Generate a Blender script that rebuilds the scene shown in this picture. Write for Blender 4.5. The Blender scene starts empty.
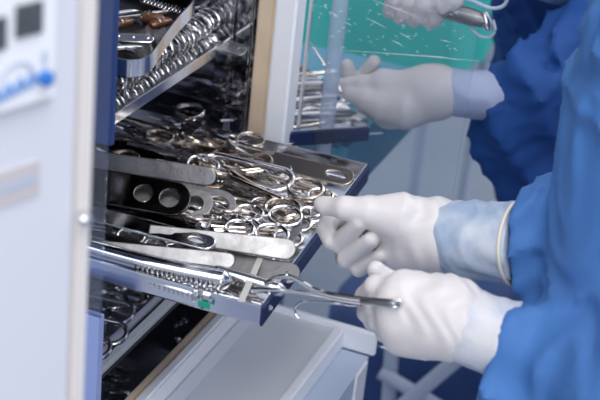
import bpy, bmesh, math, random
import numpy as np
from mathutils import Vector, Matrix
random.seed(7)
SC = bpy.context.scene
COL = SC.collection
PI = math.pi

# ---------------------------------------------------------------- camera
F = 1400.0
_Y = np.array([604, 605, -F]); _Y /= np.linalg.norm(_Y)
_X = -np.array([-4388, 1141, -F]); _X /= np.linalg.norm(_X)
_X -= _Y*_X.dot(_Y); _X /= np.linalg.norm(_X)
_Z = np.cross(_X, _Y)
R = np.array([_X, _Y, _Z])
def ray(px, py): return R @ np.array([(px-300)/F, -(py-200)/F, -1.0])
CAM = -ray(261, 307)*1.3
def at(px, py, axis, val):
    r = ray(px, py); i = 'xyz'.index(axis)
    return Vector(CAM + r*(val-CAM[i])/r[i])
cd = bpy.data.cameras.new('camera'); cam = bpy.data.objects.new('camera', cd); COL.objects.link(cam)
M4 = Matrix([[*R[0], CAM[0]], [*R[1], CAM[1]], [*R[2], CAM[2]], [0, 0, 0, 1]])
cam.matrix_world = M4
cd.sensor_width = 36; cd.lens = 84; cd.clip_start = .05
cd.dof.use_dof = True; cd.dof.focus_distance = 1.44; cd.dof.aperture_fstop = 6.0
SC.camera = cam

# ---------------------------------------------------------------- light
SC.view_settings.view_transform = 'Standard'; SC.view_settings.look = 'None'
SC.view_settings.gamma = 1; SC.view_settings.use_curve_mapping = False
SC.view_settings.exposure = 0.28
w = bpy.data.worlds.new('room_light'); SC.world = w; w.use_nodes = True
nt = w.node_tree; nt.nodes.clear()
tc = nt.nodes.new('ShaderNodeTexCoord'); sp = nt.nodes.new('ShaderNodeSeparateXYZ')
cr = nt.nodes.new('ShaderNodeValToRGB'); bg = nt.nodes.new('ShaderNodeBackground'); wo = nt.nodes.new('ShaderNodeOutputWorld')
mr = nt.nodes.new('ShaderNodeMapRange'); mr.inputs[1].default_value = -1; mr.inputs[2].default_value = 1
nt.links.new(tc.outputs['Generated'], sp.inputs[0]); nt.links.new(sp.outputs[2], mr.inputs[0])
nt.links.new(mr.outputs[0], cr.inputs[0]); nt.links.new(cr.outputs[0], bg.inputs[0]); nt.links.new(bg.outputs[0], wo.inputs[0])
e = cr.color_ramp.elements
e[0].position = 0; e[0].color = (.52, .54, .62, 1); e[1].position = 1; e[1].color = (1.0, 1.03, 1.1, 1)
for p, c in ((.38, (.17, .14, .12)), (.48, (.24, .21, .19)), (.56, (.40, .45, .56)), (.72, (.62, .68, .8)), (.8, (.98, 1.0, 1.08))):
    q = e.new(p); q.color = (*c, 1)
bg.inputs[1].default_value = .72
def area(name, loc, target, size, power, color, sy=None):
    l = bpy.data.lights.new(name, 'AREA'); l.energy = power; l.color = color; l.size = size
    if sy: l.shape = 'RECTANGLE'; l.size_y = sy
    o = bpy.data.objects.new(name, l); COL.objects.link(o); o.location = loc
    o.rotation_euler = (Vector(target)-Vector(loc)).to_track_quat('-Z', 'Y').to_euler()
    return o
area('ceiling_lamp', (.5, -.6, 1.75), (0, .1, 0), 1.0, 14, (1, .98, .96))
area('ceiling_lamp', (-.9, -1.2, 1.75), (0, .2, 0), 1.3, 11, (.86, .92, 1))
area('front_fill', (1.3, -2.3, .5), (0, .1, -.1), 1.6, 22, (.95, .97, 1))  # added fill behind the camera, brightens the faces turned to the view
area('ceiling_lamp', (.8, 2.2, 1.8), (0, .9, -.3), 1.2, 14, (.9, .95, 1))

# ---------------------------------------------------------------- materials
def mat(name, col, rough=.5, metal=0, bump=0, bscale=200, var=0, vscale=8, var2=None, sss=0, coat=0, spec=.5, rvar=0):
    m = bpy.data.materials.new(name); m.use_nodes = True; n = m.node_tree.nodes; L = m.node_tree.links
    b = n['Principled BSDF']; b.inputs['Base Color'].default_value = (*col, 1)
    b.inputs['Roughness'].default_value = rough; b.inputs['Metallic'].default_value = metal
    b.inputs['Specular IOR Level'].default_value = spec
    if coat: b.inputs['Coat Weight'].default_value = coat
    if sss:
        b.inputs['Subsurface Weight'].default_value = sss; b.inputs['Subsurface Radius'].default_value = (.01, .008, .007)
        b.inputs['Subsurface Scale'].default_value = .6
    t = n.new('ShaderNodeTexCoord')
    if bump:
        no = n.new('ShaderNodeTexNoise'); no.inputs['Scale'].default_value = bscale; no.inputs['Detail'].default_value = 4
        bu = n.new('ShaderNodeBump'); bu.inputs['Strength'].default_value = bump; bu.inputs['Distance'].default_value = .002
        L.new(t.outputs['Object'], no.inputs['Vector']); L.new(no.outputs[0], bu.inputs['Height']); L.new(bu.outputs[0], b.inputs['Normal'])
    if var or rvar:
        no = n.new('ShaderNodeTexNoise'); no.inputs['Scale'].default_value = vscale; no.inputs['Detail'].default_value = 5
        L.new(t.outputs['Object'], no.inputs['Vector'])
        if var:
            mx = n.new('ShaderNodeMix'); mx.data_type = 'RGBA'
            c2 = var2 or tuple(c*(1-var) for c in col)
            mx.inputs[6].default_value = (*col, 1); mx.inputs[7].default_value = (*c2, 1)
            rp = n.new('ShaderNodeMapRange'); rp.inputs[1].default_value = .4; rp.inputs[2].default_value = .72
            L.new(no.outputs[0], rp.inputs[0]); L.new(rp.outputs[0], mx.inputs[0]); L.new(mx.outputs[2], b.inputs['Base Color'])
        if rvar:
            r2 = n.new('ShaderNodeMapRange'); r2.inputs[1].default_value = .3; r2.inputs[2].default_value = .7
            r2.inputs[3].default_value = max(.02, rough-rvar); r2.inputs[4].default_value = rough+rvar
            L.new(no.outputs[0], r2.inputs[0]); L.new(r2.outputs[0], b.inputs['Roughness'])
    return m
STEEL = mat('polished_steel', (.80, .79, .80), .13, 1, rvar=.07, vscale=60)
STEEL2 = mat('warm_steel', (.68, .60, .52), .18, 1, rvar=.08, vscale=60)
SATIN = mat('satin_steel', (.33, .325, .33), .38, 1, bump=.15, bscale=160, rvar=.1, vscale=40, var=.25)
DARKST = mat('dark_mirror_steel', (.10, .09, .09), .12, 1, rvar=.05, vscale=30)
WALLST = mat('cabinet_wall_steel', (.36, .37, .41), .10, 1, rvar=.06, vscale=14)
TRAYST = mat('tray_steel', (.78, .78, .82), .16, 1, rvar=.07, vscale=20)
NAVYTR = mat('navy_gown_reflection', (.03, .05, .14), .3, .6)  # steel edge coloured with the blue gown it reflects
WHITE = mat('white_painted_metal', (.72, .74, .82), .4, bump=.02, bscale=60)
WHITE2 = mat('pale_plastic', (.88, .90, .95), .35)
CREAM = mat('cream_rubber', (.70, .55, .40), .5, var=.25, vscale=14)
CREAM2 = mat('cream_paint', (.80, .76, .74), .45)
LAV = mat('lavender_reflection_tint', (.30, .38, .68), .45)  # panel colour holds the light blue reflected in the near glass
BLACKG = mat('black_glossy_enamel', (.008, .009, .012), .06, spec=.6)
LCD = mat('grey_display', (.10, .11, .13), .3, var=.5, vscale=260)
BLUEP = mat('blue_button_plastic', (.01, .16, .55), .4)
INK = mat('pale_blue_ink', (.20, .36, .70), .6)
INK2 = mat('light_grey_blue_ink', (.50, .56, .70), .6)
BEIGE = mat('beige_label', (.60, .56, .58), .5)
GREEN = mat('green_sticker', (.01, .28, .18), .5)
BROWN = mat('amber_plastic', (.20, .09, .05), .22, .3, var=.5, vscale=40)
GLOVE = mat('white_latex', (.68, .64, .635), .42, bump=.3, bscale=90, sss=.1)
CUFFM = mat('translucent_latex_over_blue_cloth', (.30, .39, .53), .5, bump=.6, bscale=45, var=.25, vscale=30, var2=(.56, .60, .66))
CUFFR = mat('cream_rolled_latex', (.80, .72, .58), .5)
GOWN = mat('bright_blue_gown_cloth', (.065, .185, .47), .62, bump=.5, bscale=28, var=.15, vscale=9, spec=.25)
GOWN2 = mat('reflected_gown_cloth', (.022, .085, .31), .65, bump=.4, bscale=26, var=.2, vscale=8, spec=.2)  # gown blue darkened in the colour, as its reflection looks
CAPM = mat('pale_blue_cap_cloth', (.35, .5, .72), .7)
MASKM = mat('white_mask_cloth', (.72, .76, .85), .7, bump=.2, bscale=60)
SKIN = mat('skin', (.58, .36, .27), .5, sss=.2)
DARK = mat('dark_trouser_cloth', (.03, .05, .12), .7)
SHOE = mat('white_clog', (.6, .6, .6), .5)
TEAL = mat('teal_drape_cloth', (.04, .58, .51), .7, bump=.3, bscale=15, var=.25, vscale=4)
PALEBL = mat('pale_blue_drape_cloth', (.10, .33, .46), .7, bump=.3, bscale=20)
NAVYB = mat('navy_linen', (.03, .07, .22), .75, bump=.4, bscale=18)
TUBEW = mat('pale_tube_paint', (.50, .56, .70), .4)
FLOORM = mat('grey_vinyl_floor', (.30, .35, .43), .4, var=.12, vscale=2)
WALLM = mat('grey_blue_wall_paint', (.30, .36, .45), .7, var=.06, vscale=2)
def glass_mat(name, tint, refl, haze=0):
    m = bpy.data.materials.new(name); m.use_nodes = True; n = m.node_tree.nodes; L = m.node_tree.links; n.clear()
    o = n.new('ShaderNodeOutputMaterial'); t = n.new('ShaderNodeBsdfTransparent'); t.inputs[0].default_value = (*tint, 1)
    g = n.new('ShaderNodeBsdfGlossy'); g.inputs['Roughness'].default_value = .04; g.inputs[0].default_value = (.9, .95, 1, 1)
    fr = n.new('ShaderNodeFresnel'); fr.inputs[0].default_value = refl
    mx = n.new('ShaderNodeMixShader'); L.new(fr.outputs[0], mx.inputs[0]); L.new(t.outputs[0], mx.inputs[1]); L.new(g.outputs[0], mx.inputs[2])
    last = mx
    if haze:
        d = n.new('ShaderNodeBsdfDiffuse'); d.inputs[0].default_value = (.75, .82, .95, 1)
        m2 = n.new('ShaderNodeMixShader'); m2.inputs[0].default_value = haze
        L.new(mx.outputs[0], m2.inputs[1]); L.new(d.outputs[0], m2.inputs[2]); last = m2
    L.new(last.outputs[0], o.inputs[0]); return m
GLASS = glass_mat('clear_acrylic', (.97, .98, .99), 1.2, .02)
GLASS2 = glass_mat('tinted_acrylic', (.90, .93, 1.0), 1.3, .04)

# ---------------------------------------------------------------- helpers
class MB:
    def __init__(s): s.v = []; s.f = []
    def add(s, vs, fs):
        b = len(s.v); s.v += [tuple(v) for v in vs]; s.f += [tuple(i+b for i in f) for f in fs]; return s
    def box(s, a, b, mtx=None):
        x0, y0, z0 = a; x1, y1, z1 = b
        vs = [Vector(p) for p in ((x0,y0,z0),(x1,y0,z0),(x1,y1,z0),(x0,y1,z0),(x0,y0,z1),(x1,y0,z1),(x1,y1,z1),(x0,y1,z1))]
        if mtx: vs = [mtx @ v for v in vs]
        return s.add(vs, [(0,3,2,1),(4,5,6,7),(0,1,5,4),(1,2,6,5),(2,3,7,6),(3,0,4,7)])
    def hexa(s, bot, top):
        n = len(bot); vs = [Vector(p) for p in bot]+[Vector(p) for p in top]
        fs = [tuple(reversed(range(n))), tuple(range(n, 2*n))]+[(i, (i+1) % n, n+(i+1) % n, n+i) for i in range(n)]
        return s.add(vs, fs)
    def tube(s, pts, rad, closed=False, n=8, up=(0, 0, 1)):
        pts = [Vector(p) for p in pts]; m = len(pts); up = Vector(up)
        if not isinstance(rad, (list,)): rad = [rad]*m
        rad = [(r, r) if not isinstance(r, tuple) else r for r in rad]
        vs = []
        for i, p in enumerate(pts):
            if closed: t = pts[(i+1) % m]-pts[i-1]
            else: t = pts[min(i+1, m-1)]-pts[max(i-1, 0)]
            t.normalize()
            sd = up.cross(t)
            if sd.length < .05: sd = Vector((1, 0, 0)).cross(t)
            sd.normalize(); u = t.cross(sd)
            for k in range(n):
                a = 2*PI*k/n; vs.append(p+sd*math.cos(a)*rad[i][0]+u*math.sin(a)*rad[i][1])
        fs = []
        for i in range(m if closed else m-1):
            j = (i+1) % m
            for k in range(n): fs.append((i*n+k, i*n+(k+1) % n, j*n+(k+1) % n, j*n+k))
        if not closed: fs += [tuple(reversed(range(n))), tuple(range((m-1)*n, m*n))]
        return s.add(vs, fs)
    def build(s, name, m, parent=None, smooth=True, bevel=0):
        me = bpy.data.meshes.new(name); me.from_pydata(s.v, [], s.f)
        bm = bmesh.new(); bm.from_mesh(me)
        bmesh.ops.recalc_face_normals(bm, faces=bm.faces)
        if bevel: bmesh.ops.bevel(bm, geom=[e for e in bm.edges if len(e.link_faces) == 2 and e.calc_face_angle(0) > .6], offset=bevel, segments=2, affect='EDGES', clamp_overlap=True)
        bm.to_mesh(me); bm.free()
        me.materials.append(m)
        return link(name, me, parent, smooth)
def link(name, me, parent=None, smooth=True):
    if smooth:
        for p in me.polygons: p.use_smooth = True
        try: me.set_sharp_from_angle(angle=.7)
        except Exception: pass
    o = bpy.data.objects.new(name, me); COL.objects.link(o)
    if parent: o.parent = parent
    return o
def tag(o, label, cat, group=None, kind=None):
    o['label'] = label; o['category'] = cat
    if group: o['group'] = group
    if kind: o['kind'] = kind
    return o
def thing(name, label, cat, loc=(0, 0, 0), group=None):
    o = bpy.data.objects.new(name, None); COL.objects.link(o); o.location = loc; o.empty_display_size = .02
    return tag(o, label, cat, group)
def struct(o): o['kind'] = 'structure'; return o
def rebase(o, loc):
    """shift a top-level thing's origin to loc, keeping parts in place"""
    loc = Vector(loc); d = loc-o.location; o.location = loc
    for c in o.children: c.location = c.location-d
def plate(outline, holes, th, bev, z=0):
    cu = bpy.data.curves.new('plate', 'CURVE'); cu.dimensions = '2D'; cu.fill_mode = 'BOTH'
    cu.extrude = th/2-bev; cu.bevel_depth = bev; cu.bevel_resolution = 2
    for loop in [outline]+holes:
        sp_ = cu.splines.new('POLY'); sp_.points.add(len(loop)-1)
        for p, (x, y) in zip(sp_.points, loop): p.co = (x, y, 0, 1)
        sp_.use_cyclic_u = True
    o = bpy.data.objects.new('plate', cu); COL.objects.link(o)
    me = bpy.data.meshes.new_from_object(o.evaluated_get(bpy.context.evaluated_depsgraph_get()))
    bpy.data.objects.remove(o); bpy.data.curves.remove(cu)
    for v in me.vertices: v.co.z += z
    return me
def ell(cx, cy, rx, ry, n=24, a0=0, a1=2*PI):
    return [(cx+rx*math.cos(a0+(a1-a0)*i/n), cy+ry*math.sin(a0+(a1-a0)*i/n)) for i in range(n)]
def rounded_strip(L, w0, w1, n=12):
    pts = [(0, -w0/2), (L-w1/2, -w1/2)]
    pts += [(L-w1/2+w1/2*math.cos(-PI/2+PI*i/n), w1/2*math.sin(-PI/2+PI*i/n)) for i in range(1, n)]
    pts += [(L-w1/2, w1/2), (0, w0/2)]
    return pts

# ---- signed-distance bodies turned into one continuous surface
def cone(a, b, ra, rb, k=.01, flat=None): return ('c', Vector(a), Vector(b), ra, rb, k, flat)
def _sd(P, pr):
    _, a, b, ra, rb, k, flat = pr
    a = np.array(a); b = np.array(b); Q = P
    if flat:      # flat = (direction, factor): squeeze distance along a direction
        d = np.array(flat[0], float); d /= np.linalg.norm(d)
        mid = (a+b)/2; off = (P-mid)@d; Q = P+off[..., None]*d*(flat[1]-1)
        a = a+((a-mid)@d)*d*(flat[1]-1); b = b+((b-mid)@d)*d*(flat[1]-1)
    ab = b-a; h = np.clip(((Q-a)@ab)/max(ab@ab, 1e-9), 0, 1)
    return np.linalg.norm(Q-a-h[..., None]*ab, axis=-1)-(ra+h*(rb-ra))
def sdf_mesh(prims, vox, disp=None, pad=.012, sub=None):
    import openvdb
    lo = np.min([np.minimum(np.array(p[1])-p[3], np.array(p[2])-p[4]) for p in prims], 0)-pad-4*vox
    hi = np.max([np.maximum(np.array(p[1])+p[3], np.array(p[2])+p[4]) for p in prims], 0)+pad+4*vox
    n = np.ceil((hi-lo)/vox).astype(int)
    g = np.stack(np.meshgrid(*[lo[i]+vox*np.arange(n[i]) for i in range(3)], indexing='ij'), -1)
    D = None
    for p in prims:
        d = _sd(g, p)
        if D is None: D = d; continue
        k = p[5]; h = np.clip(.5+.5*(D-d)/k, 0, 1); D = D*(1-h)+d*h-k*h*(1-h)
    if disp: D = D-disp(g)
    if sub is not None: D = np.maximum(D, sub(g))
    gr = openvdb.FloatGrid(background=1.0)
    gr.copyFromArray(D.astype(np.float32)); 
    out = gr.convertToQuads(isovalue=0.0)
    pts, quads = out
    me = bpy.data.meshes.new('body'); me.from_pydata((pts*vox+lo).tolist(), [], quads[:, ::-1].tolist())
    bm = bmesh.new(); bm.from_mesh(me)
    bmesh.ops.smooth_vert(bm, verts=bm.verts, factor=.5, use_axis_x=True, use_axis_y=True, use_axis_z=True)
    bmesh.ops.recalc_face_normals(bm, faces=bm.faces); bm.to_mesh(me); bm.free()
    return me
def sdf_obj(name, prims, vox, m, parent=None, **kw):
    me = sdf_mesh(prims, vox, **kw); me.materials.append(m); me.name = name
    o = bpy.data.objects.new(name, me); COL.objects.link(o)
    for p in me.polygons: p.use_smooth = True
    if parent: o.parent = parent; o.location = -parent.location
    return o
def folds(amp, freq, seed, axis=None):
    rs = np.random.RandomState(seed); ds = rs.normal(size=(4, 3)); ds /= np.linalg.norm(ds, axis=1)[:, None]
    if axis is not None: ds[0] = np.array(axis)/np.linalg.norm(axis)
    ph = rs.uniform(0, 6, 4)
    def f(g):
        wv = 1.3*np.sin(g@ds[1]*freq*.45+ph[1])+.9*np.sin(g@ds[2]*freq*.8+ph[2])
        s = np.sin(g@ds[0]*freq+wv*1.5+ph[0]); s2 = np.sin(g@ds[3]*freq*1.9+wv*2+ph[3])
        return amp*((1-2*np.abs(s)**.7)*.6+.4*s2*np.abs(s))
    return f

# ================================================================ SETTING
struct(MB().box((-4, -2, -1.05), (4, 6, -1.0)).build('floor', FLOORM, smooth=False))
struct(MB().box((-4, 5.0, -1.0), (4, 5.1, 2.0)).build('wall_back', WALLM, smooth=False))

# ================================================================ CABINET
cab = thing('instrument_cabinet', 'steel-lined instrument cabinet with a pale frame around its open trays', 'cabinet', (-.4, .2, -1.0))
def cpart(name, m, *boxes, bevel=0, parent=cab, smooth=False):
    mb = MB()
    for a, b in boxes: mb.box(a, b)
    o = mb.build(name, m, None, smooth=smooth, bevel=bevel); o.parent = parent
    o.location = -cab.location if parent == cab else (0, 0, 0)
    return o
ZT = .75
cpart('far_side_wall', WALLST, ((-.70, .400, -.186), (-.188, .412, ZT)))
cpart('wall_column', WALLST, ((-.235, .392, -.186), (-.215, .400, ZT)), ((-.199, .390, -.186), (-.190, .400, ZT)), bevel=.002)
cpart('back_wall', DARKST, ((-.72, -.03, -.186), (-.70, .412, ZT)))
cpart('near_side_panel', LAV, ((-.70, -.045, -.62), (-.144, -.035, -.034)))
cpart('roof', WHITE, ((-.72, -.045, ZT), (-.139, .43, ZT+.02)))
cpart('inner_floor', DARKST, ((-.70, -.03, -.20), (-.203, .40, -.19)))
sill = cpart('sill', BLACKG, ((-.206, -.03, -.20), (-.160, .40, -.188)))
cpart('inner_lip', WHITE2, ((-.215, -.03, -.20), (-.205, .40, -.181)), bevel=.001)
cpart('gasket', CREAM, ((-.161, -.03, -.20), (-.149, .415, -.184)), ((-.189, .398, -.184), (-.166, .416, ZT)), bevel=.003)
cpart('front_frame', WHITE2, ((-.150, -.03, -.21), (-.137, .43, -.182)), ((-.166, .396, -.19), (-.139, .43, ZT)), bevel=.003)
cpart('lower_front_panel', WHITE, ((-.70, -.03, -1.0), (-.137, .42, -.212)))
for px_, py_ in ((178, 340), (127.5, 394)):
    p = at(px_, py_, 'z', -.188); o = MB().tube([p, p+Vector((0, 0, .0015)), p+Vector((0, 0, .003))], [.0034, .0034, .0015], n=12, up=(1, 0, 0)).build('screw', STEEL, None); o.parent = cab; o.location = -cab.location
for px_, py_ in ((176, 325), (181, 323), (186, 321)):
    p = at(px_, py_, 'z', -.188); o = MB().tube([p, p+Vector((0, 0, .002))], .0022, n=10, up=(1, 0, 0)).build('rivet', STEEL, None); o.parent = cab; o.location = -cab.location

# clear pane on the near side
pane = tag(MB().box((-.55, -.044, -.034), (-.144, -.040, .6)).build('side_pane', GLASS2, smooth=False),
           'narrow tinted acrylic pane between the white housing and the trays', 'pane')
# blue cloth behind the pane, standing in for the gown's reflection
def hanging_cloth(name, m, p0, p1, z0, z1, amp, nf, label, cat, th=.006):
    N = 60; K = 24; mb = MB(); p0 = Vector(p0); p1 = Vector(p1); d = (p1-p0); nrm = Vector((-d.y, d.x)).normalized()
    vs = []
    for side in (0, 1):
        for j in range(K+1):
            for i in range(N+1):
                u = i/N; v = j/K; q = p0+d*u
                off = amp*math.sin(nf*u*6.28+1.5*math.sin(3*v+2*u))*(1-.4*v)+th*(side-.5)
                vs.append((q.x+nrm.x*off, q.y+nrm.y*off, z0+(z1-z0)*v))
    S = (N+1)*(K+1); fs = []
    for side in (0, 1):
        for j in range(K):
            for i in range(N):
                a = side*S+j*(N+1)+i; f = (a, a+1, a+N+2, a+N+1); fs.append(f if side else f[::-1])
    for i in range(N): fs += [(i, S+i, S+i+1, i+1), (K*(N+1)+i, K*(N+1)+i+1, S+K*(N+1)+i+1, S+K*(N+1)+i)]
    for j in range(K):
        a = j*(N+1); fs += [(a, a+N+1, S+a+N+1, S+a)]; a += N; fs += [(a, S+a, S+a+N+1, a+N+1)]
    return tag(mb.add(vs, fs).build(name, m), label, cat)
hanging_cloth('gown_reflection_cloth', mat('navy_cloth', (.015, .05, .18), .7, bump=.3, bscale=30), (-.42, -.024), (-.150, -.024), .135, .6, .003, 3, 'blue cloth beside the open trays, standing in for the gown reflected in the narrow pane', 'cloth')

# ---- low white bin in front
bin_ = thing('storage_bin', 'white plastic bin with a pale rim under the open cabinet', 'bin', (-.06, .28, -1.0))
def bpart(name, m, *bx, bevel=0):
    mb = MB()
    for a, b in bx: mb.box(a, b)
    o = mb.build(name, m, None, smooth=False, bevel=bevel); o.parent = bin_; o.location = -bin_.location; return o
BINM = mat('frosted_grey_plastic', (.70, .72, .76), .3, var=.08, vscale=6)
bpart('lid', BINM, ((-.137, -.05, -.26), (-.040, .386, -.238)))
bpart('rim', WHITE2, ((-.137, .386, -.262), (.012, .394, -.230)), ((-.042, -.05, -.262), (-.030, .386, -.234)), bevel=.002)
bpart('bin_wall', mat('milky_blue_plastic', (.50, .58, .74), .4), ((-.030, -.05, -.99), (.006, .384, -.262)), ((-.136, -.05, -1.0), (-.03, .384, -.262)))
bpart('corner_post', WHITE2, ((-.0295, .335, -.99), (.0085, .375, -.2625)), bevel=.001)

# ================================================================ TRAYS
def make_tray(name, label, corners, z, h, m, rim=.004, edge_m=None, bracket=None):
    """corners: near-outer, far-outer, far-inner, near-inner (ccw seen from above)"""
    t = thing(name, label, 'tray', (corners[0][0], corners[0][1], z-h))
    C = [Vector((x, y)) for x, y in corners]; n = len(C); cen = sum(C, Vector((0, 0)))/n
    def inset(d):
        out = []
        for i in range(n):
            a = (C[i]-C[i-1]).normalized(); b = (C[(i+1) % n]-C[i]).normalized()
            na = Vector((-a.y, a.x)); nb = Vector((-b.y, b.x)); q = (na+nb); q = q/q.dot(na)
            out.append(C[i]+q*d)
        return out
    O = inset(0); I = inset(.0016); RI = inset(rim); B = inset(.003)
    mb = MB(); rings = [(B, z-h), (O, z-h+.003), (O, z-.001), (inset(.0005), z), (I, z), (inset(.002), z-h+.005), (inset(.006), z-h+.0015)]
    vs = [(p.x, p.y, zz) for Q, zz in rings for p in Q]; fs = []
    for j in range(len(rings)-1):
        for i in range(n): fs.append((j*n+i, j*n+(i+1) % n, (j+1)*n+(i+1) % n, (j+1)*n+i))
    fs += [tuple(reversed(range(n))), tuple(range((len(rings)-1)*n, len(rings)*n))]
    o = mb.add(vs, fs).build('tray_pan', m, None, smooth=False); o.parent = t; o.location = -t.location
    if edge_m:   # dark strip on the outer edge, painted as the gown's reflection
        a, b = C[0], C[1]; d = (b-a).normalized(); nn = Vector((d.y, -d.x))
        a2 = a+d*.001; b2 = b-d*.001
        q = [a2+nn*.0002, b2+nn*.0002, b2+nn*.0024, a2+nn*.0024]
        o = MB().hexa([(p.x, p.y, z-h+.001) for p in q], [(p.x, p.y, z-.002) for p in q]).build('edge_strip', edge_m, None, smooth=False)
        o.parent = t; o.location = -t.location
    return t
main = make_tray('instrument_tray', 'large steel tray pulled out of the cabinet, heaped with instruments', [(0, 0), (-.022, .368), (-.46, .362), (-.46, -.006)], 0, .022, TRAYST, edge_m=NAVYTR)
Z2 = .105
qa = at(119, 117, 'z', Z2); qb = at(226, 35, 'z', Z2); X2 = (qa.x+qb.x)/2; Y2 = min(qb.y, .397)
t2 = make_tray('instrument_tray', 'steel tray with a row of ring handles behind its slanting front rim', [(X2, -.018), (X2, Y2), (-.62, Y2), (-.62, -.018)], Z2, .0155, TRAYST)
# rounded bracket at the far end of the second tray rim
br = at(236, 48, 'z', .060)
mb = MB(); me = plate(rounded_strip(.028, .015, .015), [ell(.021, 0, .003, .003)], .003, .001); me.materials.append(SATIN)
o = link('bracket', me, t2); o.location = Vector((X2-.004, Y2-.012, Z2-.008))-t2.location; o.rotation_euler = (.6, .1, .02)
t4 = make_tray('instrument_tray', 'lowest steel tray deep inside the cabinet under the pulled out tray', [(-.217, .0), (-.217, .392), (-.62, .392), (-.62, .0)], -.165, .02, TRAYST)
# label on the near side of the main tray
p = at(205, 313, 'y', -.002)
o = MB().box((p.x-.006, -.0068, p.z+.008), (p.x+.006, -.0050, p.z+.014)).build('green_sticker', GREEN, None, smooth=False); o.parent = main; o.location = -main.location; o['label'] = 'small green sticker'
p = at(202, 307, 'y', -.002)
o = MB().tube([(p.x, -.0016, p.z), (p.x, -.0004, p.z)], .0022, n=10).build('rivet', BLACKG, None); o.parent = main; o.location = -main.location

# top kidney dish
zt = .205
kp = [tuple(at(x, y, 'z', zt)[:2]) for x, y in ((134, 60), (148, 56), (155, 49), (165, 34), (180, 15), (194, -2))]
path = [(-.60, kp[0][1]-.035), (-.38, kp[0][1]-.03), (kp[0][0]-.03, kp[0][1]-.008)]+kp+[(kp[-1][0]-.03, min(.39, kp[-1][1]+.04)), (-.60, .39)]
def catmull(P, s=6):
    out = []
    for i in range(len(P)-1):
        a = P[max(i-1, 0)]; b = P[i]; c = P[i+1]; d = P[min(i+2, len(P)-1)]
        for k in range(s):
            t = k/s
            out.append(tuple(.5*((2*b[j])+(-a[j]+c[j])*t+(2*a[j]-5*b[j]+4*c[j]-d[j])*t*t+(-a[j]+3*b[j]-3*c[j]+d[j])*t**3) for j in range(len(b))))
    out.append(tuple(P[-1])); return out
pp = [path[0]]+catmull(path[1:-1], 6)+[path[-1]]
top = thing('kidney_tray', 'uppermost steel tray with a curved band rim holding amber pieces and a drilled bar', 'tray', (-.3, .25, zt-.018))
mb = MB(); n = len(pp); cen = Vector((-.42, .27))
def ins(d): return [((Vector(q)-cen)*(1-d/ (Vector(q)-cen).length)+cen) for q in pp]
rings = [(ins(.001), zt-.018), (ins(0), zt-.016), (ins(0), zt), (ins(.0015), zt), (ins(.0025), zt-.015), (ins(.005), zt-.0165)]
vs = [(q[0], q[1], zz) for Q, zz in rings for q in Q]; fs = []
for j in range(len(rings)-1):
    for i in range(n): fs.append((j*n+i, j*n+(i+1) % n, (j+1)*n+(i+1) % n, (j+1)*n+i))
fs += [tuple(reversed(range(n))), tuple(range((len(rings)-1)*n, len(rings)*n))]
o = mb.add(vs, fs).build('tray_pan', DARKST, None); o.parent = top; o.location = -top.location
mb = MB(); rings = [(ins(-.0003), zt-.016), (ins(-.0012), zt-.016), (ins(-.0012), zt+.0006), (ins(-.0003), zt+.0006)]
vs = [(q[0], q[1], zz) for Q, zz in rings for q in Q]
fs = [(j*n+i, j*n+(i+1) % n, ((j+1) % 4)*n+(i+1) % n, ((j+1) % 4)*n+i) for j in range(4) for i in range(n)]
o = mb.add(vs, fs).build('band_rim', TRAYST, None); o.parent = top; o.location = -top.location
for y_ in (.17, .37):
    o = MB().box((-.60, y_-.004, Z2+.0005), (-.32, y_+.004, zt-.0185)).build('foot_rail', DARKST, None, smooth=False); o.parent = top; o.location = -top.location

# ================================================================ INSTRUMENT BUILDERS (local: length along +x, lying on z=0)
def ring_clamp(name, L, r=.012, wire=.0022, open_=.0, curve=0, m=None, flat=1.0, jaw=.0028, ratchet=True):
    m = m or STEEL
    root = bpy.data.objects.new(name, None); COL.objects.link(root); root.empty_display_size = .02
    px_ = L*.62; off = r*1.08+open_*px_
    for s in (1, -1):
        mb = MB(); z = wire+s*.0006
        cx, cy = r*1.25, s*off
        mb.tube([(x, y, z) for x, y in ell(cx, cy, r*1.25, r, 26)], (wire*.85, wire*flat), closed=True, n=8)
        pts = [(cx+r*1.1, cy-s*r*.45, z), (cx+r*1.9, cy-s*r*.75, z), (px_*.55, s*(off*.30+.001), z), (px_*.85, s*.0028, z), (px_, s*.0004, z)]
        rr = [wire*.9, wire, wire*1.05, wire*1.35, wire*1.9]
        for k in range(1, 6):
            u = k/5; pts.append((px_+(L-px_)*u, -s*(.0022*(1-u)+.0012+open_*(L-px_)*u)+curve*u*u*(L-px_), z)); rr.append((jaw*(1-.6*u), wire*1.3*(1-.5*u)))
        pts = catmull(pts, 4)
        R2 = []
        for i in range(len(pts)):
            t = i/4; a = int(min(t, len(rr)-2)); fr = t-a
            g = lambda q: q if isinstance(q, tuple) else (q, q)
            qa, qb = g(rr[a]), g(rr[a+1]); R2.append((qa[0]+(qb[0]-qa[0])*fr, qa[1]+(qb[1]-qa[1])*fr))
        mb.tube(pts, R2, n=8)
        if ratchet: mb.box((cx+r*2.0, min(0, s*off*.55), z-.001), (cx+r*2.0+.003, max(0, s*off*.55), z+.001))
        mb.build('handle', m, root)
    MB().tube([(px_, 0, 0), (px_, 0, wire*2.3), (px_, 0, wire*2.6)], [wire*1.3, wire*1.3, wire*.8], n=12, up=(1, 0, 0)).build('pivot_screw', m, root)
    return root
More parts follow.
